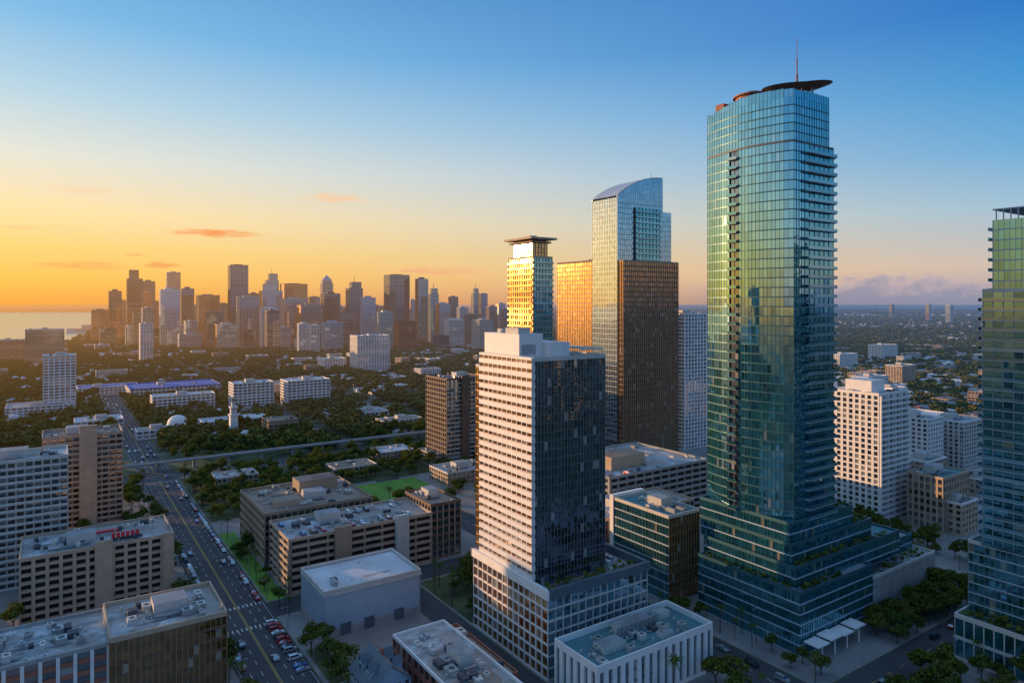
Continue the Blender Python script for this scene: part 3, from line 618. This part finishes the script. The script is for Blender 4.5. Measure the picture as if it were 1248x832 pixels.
for k in range(16):
    x=R.uniform(330,800); y=R.uniform(-150,200); al,be=at(x,y)
    if not free(al,be,26) or onroad(al,be,20): continue
    wl=R.choice(cols); b=B('apartment_building'); foot(al,be,28,32); shell(b,rect(al,be,28,32),0,R.uniform(30,125),far_style(wl,'glass_blue'),'roof_grey',1,wl); b.done()
# ------------------------------------------------------------------ ground, water, roads, blocks
def sheet(name,mat,pts,z):
    b=B(name,(0,0,0)); b.face('s',mat,[(*p,z) for p in pts]); return b.done()
sheet('ground','ground_mat',[(-60000,-30000),(60000,-30000),(60000,70000),(-60000,70000)],0)
sheet('water','water_mat',WATER,.3)
for r in ROADS: sheet('road','asphalt',rect(r[0],r[2],r[1]-r[0],r[3]-r[2]),.004)
for r in STREETS: sheet('road','asphalt',rect(r[0],r[2],r[1]-r[0],r[3]-r[2]),.008)
for r in LOTS: sheet('parking_lot','lot',rect(*r),.016)
BL=[(122.5,267.5,71.5,119),(122.5,267.5,130,181.5),(122.5,518,198.5,317.5),(282.5,518,71.5,181.5),(122.5,389.5,-120,49.5),(402.5,518,-120,49.5),(60,108.5,198.5,317.5),(122.5,518,334.5,600),(60,108.5,71.5,181.5)]
for q in BL:
    b=B('pavement'); b.gbox('slab','pavement',q[0],q[1],q[2],q[3],0,.13); b.done()
b=B('road_markings',(0,0,0))
def mk(al0,al1,be0,be1,mat='marking',z=.012): b.face('paint',mat,[(*p,z) for p in rect(al0,be0,al1-al0,be1-be0)])
for k in range(114):
    a=140+k*8
    if 515<a<545 : continue
    for be in (53.4,56.8,64.2,67.6): mk(a,a+3,be-.1,be+.1)
for (a0,a1) in ((123,517),(545,1070)):
    mk(a0,a1,60.2,60.4,'marking_yellow'); mk(a0,a1,60.65,60.85,'marking_yellow'); mk(a0,a1,50.5,50.65); mk(a0,a1,70.3,70.45)
for k in range(45): mk(125+k*8,128+k*8,189.9,190.1); mk(125+k*8,128+k*8,325.9,326.1)
for k in range(12): mk(262.5,265,51.5+k*1.6,52.0+k*1.6); mk(283,285.5,51.5+k*1.6,52.0+k*1.6); mk(123.5,127,183+k*1.25,183.6+k*1.25)
for k in range(12): mk(512,514.5,51.5+k*1.6,52.0+k*1.6)
for k in range(80): mk(115.4,115.6,-100+k*9,-97+k*9,'marking_yellow'); mk(529.9,530.1,-400+k*12,-396+k*12)
for k in range(14): mk(222+k*3,222.12+k*3,66.5,70.2)
for (a,c,l,w) in LOTS:
    for k in range(int(w/2.8)-1): mk(a+1,a+5,c+1+k*2.8,c+1.15+k*2.8,'marking',.02)
b.done()
b=B('lawn'); b.gbox('turf','grass',378,430,150,208,.1,.17); b.done(); FOOT.append((374,435,150,210))
b=B('lawn'); b.gbox('turf','grass',283,380,72.3,79.6,.1,.17); b.gbox('turf','undergrowth',205,236,73,79.5,.1,.17); b.done()
b=B('lawn'); b.gbox('turf','grass',560,590,0,40,.0,.06); b.gbox('turf','undergrowth',560,610,80,190,.0,.06); b.gbox('turf','undergrowth',402.9,516,72.3,148,.1,.17); b.gbox('turf','undergrowth',221,266,131,181,.1,.17); b.gbox('turf','undergrowth',436,516,150,312,.1,.17); b.done()
# ------------------------------------------------------------------ vehicles
def carmesh(i,van=False):
    b=B('c',(0,0,0)); pm='car_paint_%d'%i
    if van: prof=[(-2.3,.35),(-2.35,.9),(-2.2,1.15),(-1.3,1.2),(-.7,1.75),(2.1,1.8),(2.3,1.1),(2.35,.4)]
    else: prof=[(-2.3,.35),(-2.35,.7),(-2.15,.85),(-1.0,.95),(-.35,1.42),(.95,1.45),(1.65,1.02),(2.2,.98),(2.3,.7),(2.3,.38)]
    n=len(prof)
    def hw(z): return .92 if z<1.0 else .92-.28*(z-1.0)/.45*(1 if not van else .5)
    for k in range(n):
        (x0,z0),(x1,z1)=prof[k],prof[(k+1)%n]
        mt=pm
        if z0>.9 and z1>.9 and abs(z1-z0)>.3: mt='glass_dark'
        b.face('body',mt,[(x0,-hw(z0),z0),(x1,-hw(z1),z1),(x1,hw(z1),z1),(x0,hw(z0),z0)])
    for sgn in (-1,1): 
        b.face('body',pm,[(x,sgn*hw(z),z) for x,z in (prof if sgn<0 else prof[::-1])])
        if not van: w=[(-.85,1.0),(-.3,1.36),(.9,1.38),(1.4,1.03)]
        else: w=[(-1.1,1.2),(-.65,1.65),(1.9,1.7),(2.0,1.2)]
        b.face('body','glass_dark',[(x,sgn*(hw(z)+.012),z) for x,z in w])
    for wx in (-1.45,1.4):
        for sgn in (-1,1):
            y0,y1=sgn*.70,sgn*.95; P=[(wx+.34*math.cos(t*.5236),.34+.34*math.sin(t*.5236)) for t in range(12)]
            for k in range(12): p,q=P[k],P[(k+1)%12]; b.face('body','tyre',[(p[0],y0,p[1]),(q[0],y0,q[1]),(q[0],y1,q[1]),(p[0],y1,p[1])])
            b.face('body','tyre',[(p[0],y1,p[1]) for p in P]); b.face('body','metal',[(wx+.18*math.cos(t*.785),y1+sgn*.01,.34+.18*math.sin(t*.785)) for t in range(8)])
    o=b.done(); me=o.data; bpy.data.objects.remove(o); return me
CM=[carmesh(i,v) for i in range(5) for v in (False,True)]
def car(al,be,ang=0,z=.01,name='parked_car'):
    o=bpy.data.objects.new(name,R.choice(CM)); x,y=W(al,be); o.location=(x,y,z); o.rotation_euler=(0,0,math.radians(34)+math.pi/2+ang); sc.collection.objects.link(o)
for k in range(14):
    if R.random()<.85: car(223.4+k*3,68.3,math.pi/2+R.uniform(-.03,.03))
for k in range(40):
    if R.random()<.75: car(140+k*6,51.8)
for k in range(34):
    if R.random()<.75: car(288+k*6.5,69.2)
for k in range(20): 
    be=R.choice([55,58.5,62.5,66]); car(R.uniform(300,900),be,0 if be<60 else math.pi,name='car')
for (a,be) in ((215,58.5),(236,62.6),(251,55),(196,66)): car(a,be,0 if be<60 else math.pi,name='car')
for k in range(10): car(R.uniform(130,260),R.choice([187,193]),0,name='car')
for k in range(10): car(R.choice([113,118.5]),R.uniform(190,330),math.pi/2,name='car')
for k in range(26):
    if R.random()<.6: car(288+(k%2)*17+2,84+(k//2)*4.4,R.choice([0,math.pi]),22.05)
for k in range(30):
    if R.random()<.5: car(265+(k%3)*18,242+(k//3)*5,R.choice([0,math.pi]),30.05)
for k in range(24): car(R.uniform(560,1000),R.choice([52,56,63,67]),0,name='car')
for (a,c,l,w) in LOTS[:26]:
    for k in range(int(w/2.8)-2):
        if R.random()<.4: car(a+3,c+2.4+k*2.8,0,.02)
# ------------------------------------------------------------------ street lamps
def lampmesh():
    b=B('l',(0,0,0)); 
    for (r,z0,z1) in ((.14,0,3),(.1,3,8.2)): drum(b,'p','metal',0,0,r,z0,z1,6)
    b.prism('p','metal',[(-.06,-.06),(2.2,-.06),(2.2,.06),(-.06,.06)],8.2,8.32); b.prism('p','metal',[(1.6,-.15),(2.5,-.15),(2.5,.15),(1.6,.15)],8.05,8.2)
    o=b.done(); me=o.data; bpy.data.objects.remove(o); return me
LM=lampmesh()
for k in range(13):
    for be,rz in ((72.3,math.pi),(48.8,0)):
        o=bpy.data.objects.new('street_lamp',LM); x,y=W(135+k*30,be); o.location=(x,y,.13); o.rotation_euler=(0,0,math.radians(34)+rz); sc.collection.objects.link(o)
# ------------------------------------------------------------------ trees
def tree_mesh(seed,h=9,r=4.2,n=520,ls=.55,mat='leaf',lobes=7):
    r_=random.Random(seed); b=B('t',(0,0,0))
    def limb(p,q,r0,r1):
        p,q=Vector(p),Vector(q); d=(q-p).normalized(); u=d.orthogonal().normalized(); v=d.cross(u)
        for k in range(6):
            a,c=k*1.0472,(k+1)*1.0472
            f=lambda o,rr,t:tuple(o+u*rr*math.cos(t)+v*rr*math.sin(t))
            b.face('w','bark',[f(p,r0,a),f(p,r0,c),f(q,r1,c),f(q,r1,a)])
    th=h*.38; limb((0,0,0),(0.1,0,th),.32,.2); C=[]
    for k in range(lobes):
        t=k*6.2832/lobes+r_.uniform(-.4,.4); rr=r*r_.uniform(.35,.68); z=h*r_.uniform(.5,.85)
        c=(rr*math.cos(t),rr*math.sin(t),z); limb((.1,0,th*r_.uniform(.8,1)),c,.15,.05); C.append((c,r*r_.uniform(.34,.55)))
    C.append(((0,0,h*.85),r*.5))
    for _ in range(n):
        (cx,cy,cz),cr=r_.choice(C); v=Vector((r_.gauss(0,1),r_.gauss(0,1),r_.gauss(0,1))).normalized(); k=cr*r_.uniform(.6,1.08)
        p=Vector((cx,cy,cz))+Vector((v.x*k,v.y*k,v.z*k*.72))
        u=Vector((r_.gauss(0,1),r_.gauss(0,1),r_.gauss(0,.6))).normalized(); w=(u.cross(v)+Vector((0,0,.01))).normalized(); s=ls*r_.uniform(.6,1.3)
        u=u*s; w=w*s*.8
        b.face('w',mat,[tuple(p-u),tuple(p+w),tuple(p+u),tuple(p-w)])
    o=b.done(); me=o.data; bpy.data.objects.remove(o); return me
def palm_mesh(seed,h=9):
    r_=random.Random(seed); b=B('t',(0,0,0))
    for k in range(6):
        z0,z1=h*k/6,h*(k+1)/6; x0,x1=.4*(k/6)**2,.4*((k+1)/6)**2; r0,r1=.24-.02*k,.24-.02*(k+1)
        for i in range(6):
            a,c=i*1.0472,(i+1)*1.0472; b.face('w','bark',[(x0+r0*math.cos(a),r0*math.sin(a),z0),(x0+r0*math.cos(c),r0*math.sin(c),z0),(x1+r1*math.cos(c),r1*math.sin(c),z1),(x1+r1*math.cos(a),r1*math.sin(a),z1)])
    for k in range(18):
        t=k*2.4; up=r_.uniform(-.2,1.0); L=r_.uniform(2.2,3); prev=(.4,0,h); dx,dy=math.cos(t),math.sin(t)
        for s in range(5):
            f=(s+1)/5; q=(.4+dx*L*f,dy*L*f,h+up*L*f-1.6*f*f*1.4); w0=.42*(1-s/5.5); w1=.42*(1-(s+1)/5.5)
            for sg in (-1,1):
                b.face('w','leaf_palm',[prev,q,(q[0]-dy*w1*sg,q[1]+dx*w1*sg,q[2]-w1*.5),(prev[0]-dy*w0*sg,prev[1]+dx*w0*sg,prev[2]-w0*.5)])
            prev=q
    o=b.done(); me=o.data; bpy.data.objects.remove(o); return me
TM=[tree_mesh(s,R.uniform(7.5,11),R.uniform(3.6,5),700,.5) for s in range(6)]; PM=[palm_mesh(s,R.uniform(7.5,11)) for s in range(3)]
def plant(al0,al1,be0,be1,n,palm=.15,md=4.2,sc_=1.0,z=.1):
    P=[]
    for _ in range(n*8):
        if len(P)>=n: break
        a,c=R.uniform(al0,al1),R.uniform(be0,be1)
        if not free(a,c,2.2) or any((a-p)**2+(c-q)**2<md*md for p,q in P): continue
        P.append((a,c)); pm=R.random()<palm
        o=bpy.data.objects.new('palm_tree' if pm else 'broadleaf_tree',R.choice(PM if pm else TM)); x,y=W(a,c); s=R.uniform(.6,1.2)*sc_
        o.location=(x,y,z); o.scale=(s,s,s*R.uniform(.85,1.15)); o.rotation_euler=(0,0,R.uniform(0,6.28)); sc.collection.objects.link(o)
plant(125,222,72.5,75.5,12,.4); plant(262,380,73,79,18,.5,3.6,.85); plant(404,516,74,150,110,.12,5.2); plant(437,516,152,312,140,.1,5.4); plant(125,268,46,49.3,12,.5,4.5,.8)
plant(404,516,30,49,28,.2,4.6); plant(270,390,43.5,49,14,.4,4,.8); plant(123.5,135,246,317,34,.25,3.8,.95); plant(221,266,131,181,34,.35,4.6); plant(125,145,131,181,8,.3); plant(123.5,180,308,317,10,.3)
plant(205,236,73,80,8,.3,4.2); plant(186,192,198.5,204,4,.4); plant(123,186,199.5,208,14,.4,3.6,.8); plant(123.5,190,335,372,36,.2,4.6); plant(190,300,335,368,44,.15,5)
plant(320,378,140,181,34,.2,5); plant(86,108,205,252,22,.2,4.6); plant(260,310,-60,49,16,.2,6); plant(346,424,-10,49,34,.2,5.2); plant(372,400,-100,20,14,.2,6); plant(360,436,200,316,40,.15,5)
plant(224,262,199,204,6,.2,3.8,.8); plant(552,700,75,200,130,.05,6.8,1.1,0); plant(560,760,-140,46,120,.05,7.2,1.1,0); plant(552,640,222,330,70,.05,6.8,1.1,0)
FT=bpy.data.collections.new('far_tree_variants')
for s in range(4):
    me=tree_mesh(50+s,9,5,90,1.35,'leaf_far',5); o=bpy.data.objects.new('tree_variant',me); FT.objects.link(o)
# suburban houses
b=B('suburban_houses',(0,0,0)); HS=set()
def hs(n,y0,y1,p0,p1,big=1):
    for _ in range(n):
        Y=(y0**2+(y1**2-y0**2)*R.random())**.5; x=px2(R.uniform(p0,p1),Y); al,be=at(x,Y)
        if onroad(al,be,8) or inpoly(x,Y,WATER) or (60<al<541 and be<600) or not free(al,be,9): continue
        l,w,h=R.uniform(9,17)*big,R.uniform(8,13)*big,R.uniform(3.2,6.5)*(1+(big-1)*.5); wl=R.choice(['white_paint','offwhite','beige']); rf=R.choice(['roof_white','roof_tan','roof_grey','roof_grey','rust','roof_white'])
        HS.add((int(al//14),int(be//14))); HS.add((int((al+l*.7)//14),int((be+w*.5)//14)))
        c=rect(al,be,l,w)
        for i in range(4): b.face('h',wl,[(*c[i],0),(*c[(i+1)%4],0),(*c[(i+1)%4],h),(*c[i],h)])
        r0,r1=W(al+w*.3,be+w/2),W(al+l-w*.3,be+w/2); z2=h+R.uniform(1,2.6)
        b.face('h',rf,[(*c[0],h),(*c[1],h),(*r0,z2)]); b.face('h',rf,[(*c[1],h),(*c[2],h),(*r1,z2),(*r0,z2)]); b.face('h',rf,[(*c[2],h),(*c[3],h),(*r1,z2)]); b.face('h',rf,[(*c[3],h),(*c[0],h),(*r0,z2),(*r1,z2)])
hs(1700,600,1700,-100,650); hs(1300,500,1600,800,1300); hs(3400,1600,4500,640,1300,1.35); hs(900,2500,5500,60,640,1.6); hs(900,4500,12000,640,1300,2.6); hs(250,4500,12000,0,640,3)
b.done()
pts=[];scl=[]
def scatter(n,y0,y1,p0,p1,smin,smax,power=1.0):
    for _ in range(n):
        Y=(y0**2+(y1**2-y0**2)*R.random()**power)**.5; px=R.uniform(p0,p1); x=px2(px,Y); al,be=at(x,Y)
        if onroad(al,be,3) or inpoly(x,Y,WATER): continue
        if al<541 and be<600 and al>60: continue
        if Y<5000 and (int(al//14),int(be//14)) in HS: continue
        if math.sin(x*.011+1.3)*math.sin(Y*.009)+R.uniform(-.9,.9)<-.9: continue
        if not free(al,be,3.5): continue
        pts.append((x,Y,0)); scl.append(R.uniform(smin,smax))
scatter(24000,560,1700,-120,660,.55,1.35); scatter(8000,1600,2600,-120,700,.7,1.2); scatter(12000,2500,6000,60,1300,1.3,2.3)
scatter(15000,480,2000,800,1300,.55,1.35); scatter(10000,1900,3200,640,1300,.9,1.5); scatter(7000,5800,14000,-100,1350,2.6,4.8); scatter(3000,1300,2000,-140,90,.8,1.3)
me=bpy.data.meshes.new('distant_trees'); me.from_pydata(pts,[],[]); at_=me.attributes.new('sc','FLOAT','POINT'); at_.data.foreach_set('value',scl)
dt=bpy.data.objects.new('distant_trees',me); sc.collection.objects.link(dt)
ng=bpy.data.node_groups.new('scatter','GeometryNodeTree'); ng.interface.new_socket('Geometry',in_out='INPUT',socket_type='NodeSocketGeometry'); ng.interface.new_socket('Geometry',in_out='OUTPUT',socket_type='NodeSocketGeometry')
gi=ng.nodes.new('NodeGroupInput'); go=ng.nodes.new('NodeGroupOutput'); ip=ng.nodes.new('GeometryNodeInstanceOnPoints'); ci=ng.nodes.new('GeometryNodeCollectionInfo')
ci.inputs['Collection'].default_value=FT; ci.inputs['Separate Children'].default_value=True; ci.inputs['Reset Children'].default_value=True
rv=ng.nodes.new('FunctionNodeRandomValue'); rv.data_type='FLOAT_VECTOR'; rv.inputs[0].default_value=(0,0,0); rv.inputs[1].default_value=(.1,.1,6.28)
na=ng.nodes.new('GeometryNodeInputNamedAttribute'); na.data_type='FLOAT'; na.inputs[0].default_value='sc'
L=ng.links; L.new(gi.outputs[0],ip.inputs['Points']); L.new(ci.outputs[0],ip.inputs['Instance']); ip.inputs['Pick Instance'].default_value=True
L.new(rv.outputs[0],ip.inputs['Rotation']); L.new(na.outputs[0],ip.inputs['Scale']); L.new(ip.outputs[0],go.inputs[0])
md=dt.modifiers.new('scatter','NODES'); md.node_group=ng
for (x,y,l,w,h) in [(-2080,3300,60,160,16),(-2450,4000,60,200,18),(-1860,2850,50,120,14),(-3700,6500,90,400,30),(-5300,9400,90,900,35)]:
    al,be=at(x,y); b=B('port_terminal'); shell(b,rect(al,be,l,w),0,h,far_style('white_paint','glass_blue',5,10),'roof_white',1,'white_paint'); b.done()
# ------------------------------------------------------------------ world
AZ,EL=math.radians(-68),math.radians(5.5)
w=bpy.data.worlds.new('World'); sc.world=w; w.use_nodes=True; w.node_tree.nodes.clear(); g=N(w.node_tree)
tc=g.new('ShaderNodeTexCoord').outputs['Generated']; sx=g.new('ShaderNodeSeparateXYZ'); g.l.new(tc,sx.inputs[0]); X,Y_,Z=sx.outputs
hl=g.m('SQRT',g.m('ADD',g.m('MULTIPLY',X,X),g.m('MULTIPLY',Y_,Y_)))
A2=math.radians(-60)
dot=g.m('DIVIDE',g.m('ADD',g.m('MULTIPLY',X,math.sin(A2)),g.m('MULTIPLY',Y_,math.cos(A2))),g.m('MAXIMUM',hl,.001))
f=g.mr(dot,-.17,.92); zz=g.mr(Z,0,1)
def S(lst): return [(p,lin(c)) for p,c in lst]
Ar=g.ramp(zz,S([(0,(246,166,70)),(.03,(255,192,80)),(.07,(255,210,116)),(.115,(255,224,164)),(.18,(230,228,214)),(.25,(184,213,228)),(.335,(126,187,230)),(.5,(60,130,200)),(.8,(150,188,228))]))
Cr=g.ramp(zz,S([(0,(128,140,165)),(.02,(178,168,178)),(.045,(206,188,180)),(.115,(154,190,214)),(.18,(100,168,216)),(.26,(54,146,210)),(.34,(28,114,196)),(.5,(36,105,185)),(.8,(140,178,224))]))  # overhead stops of both ramps lifted above a dusk sky as added fill
col=g.mix(f,Cr,Ar)
az=g.m('MULTIPLY',g.m('ARCTAN2',X,Y_),57.2958); el=g.m('MULTIPLY',g.m('ARCSINE',Z),57.2958)
cv=g.new('ShaderNodeCombineXYZ'); g.put(cv.inputs[0],az); g.put(cv.inputs[1],g.m('MULTIPLY',el,5)); 
cv2=g.new('ShaderNodeCombineXYZ'); g.put(cv2.inputs[0],az); g.put(cv2.inputs[1],g.m('MULTIPLY',el,1.8))
n1=g.noise(cv.outputs[0],.7,6,.6); n2=g.noise(cv2.outputs[0],.45,7,.62)
def streak(ca_,ce,wa,we,amt,c):
    global col
    da=g.m('POWER',g.m('ABSOLUTE',g.m('DIVIDE',g.m('SUBTRACT',az,ca_),wa)),2); de=g.m('POWER',g.m('ABSOLUTE',g.m('DIVIDE',g.m('SUBTRACT',el,ce),we)),2)
    mm=g.m('SUBTRACT',1.0,g.m('ADD',da,de)); mm=g.m('ADD',mm,g.m('MULTIPLY',g.m('SUBTRACT',n1,.55),2.6))
    mm=g.m('MULTIPLY',g.mr(mm,0,1),amt); col=g.mix(mm,col,lin(c))
streak(-23.5,5.4,3.8,.36,.95,(248,148,76)); streak(-14.6,8.5,3,.45,.7,(255,200,150)); streak(-32.2,8.0,2.8,.4,.45,(250,205,170)); streak(-32,2.7,3.6,.35,.6,(232,150,85)); streak(-6.3,2.7,4.5,.4,.65,(240,165,130)); streak(-27,2.9,1.4,.28,.8,(235,140,80)); streak(-29,3.6,.9,.18,.8,(235,150,90)); streak(-36,5.2,2,.2,.5,(245,180,120))
bm=g.m('ADD',g.m('SUBTRACT',1.9,el),g.m('MULTIPLY',g.m('SUBTRACT',n2,.5),4.2))
bank=g.m('MULTIPLY',g.mr(bm,0,.35),g.mr(az,14,25)); bc=g.mix(g.mr(bm,0,1.2),lin((196,176,182)),lin((138,142,170)))
col=g.mix(g.m('MULTIPLY',bank,.8),col,bc)
sky=g.new('ShaderNodeTexSky',sky_type='NISHITA'); sky.sun_disc=False; sky.sun_elevation=EL; sky.sun_rotation=math.radians(292); sky.altitude=100
b1=g.new('ShaderNodeBackground'); g.l.new(sky.outputs[0],b1.inputs[0]); b1.inputs[1].default_value=.012
b2=g.new('ShaderNodeBackground'); g.put(b2.inputs[0],col); b2.inputs[1].default_value=.98
ad=g.new('ShaderNodeAddShader'); g.l.new(b1.outputs[0],ad.inputs[0]); g.l.new(b2.outputs[0],ad.inputs[1])
ow=g.new('ShaderNodeOutputWorld'); g.l.new(ad.outputs[0],ow.inputs[0])
sl=bpy.data.lights.new('sun','SUN'); sl.energy=5; sl.angle=math.radians(.6); sl.color=(1,.58,.27)
so=bpy.data.objects.new('sun',sl); so.rotation_euler=Vector((math.sin(AZ)*math.cos(EL),math.cos(AZ)*math.cos(EL),math.sin(EL))).to_track_quat('Z','Y').to_euler(); sc.collection.objects.link(so)
# ------------------------------------------------------------------ camera
cd=bpy.data.cameras.new('camera'); cd.lens=24; cd.sensor_width=36; cd.shift_y=-46/1248; cd.clip_end=120000; cd.clip_start=1
co=bpy.data.objects.new('camera',cd); co.location=(0,0,120); co.rotation_euler=(math.pi/2,0,0); sc.collection.objects.link(co); sc.camera=co
sc.view_settings.view_transform='Standard'; sc.view_settings.look='None'; sc.view_settings.exposure=0
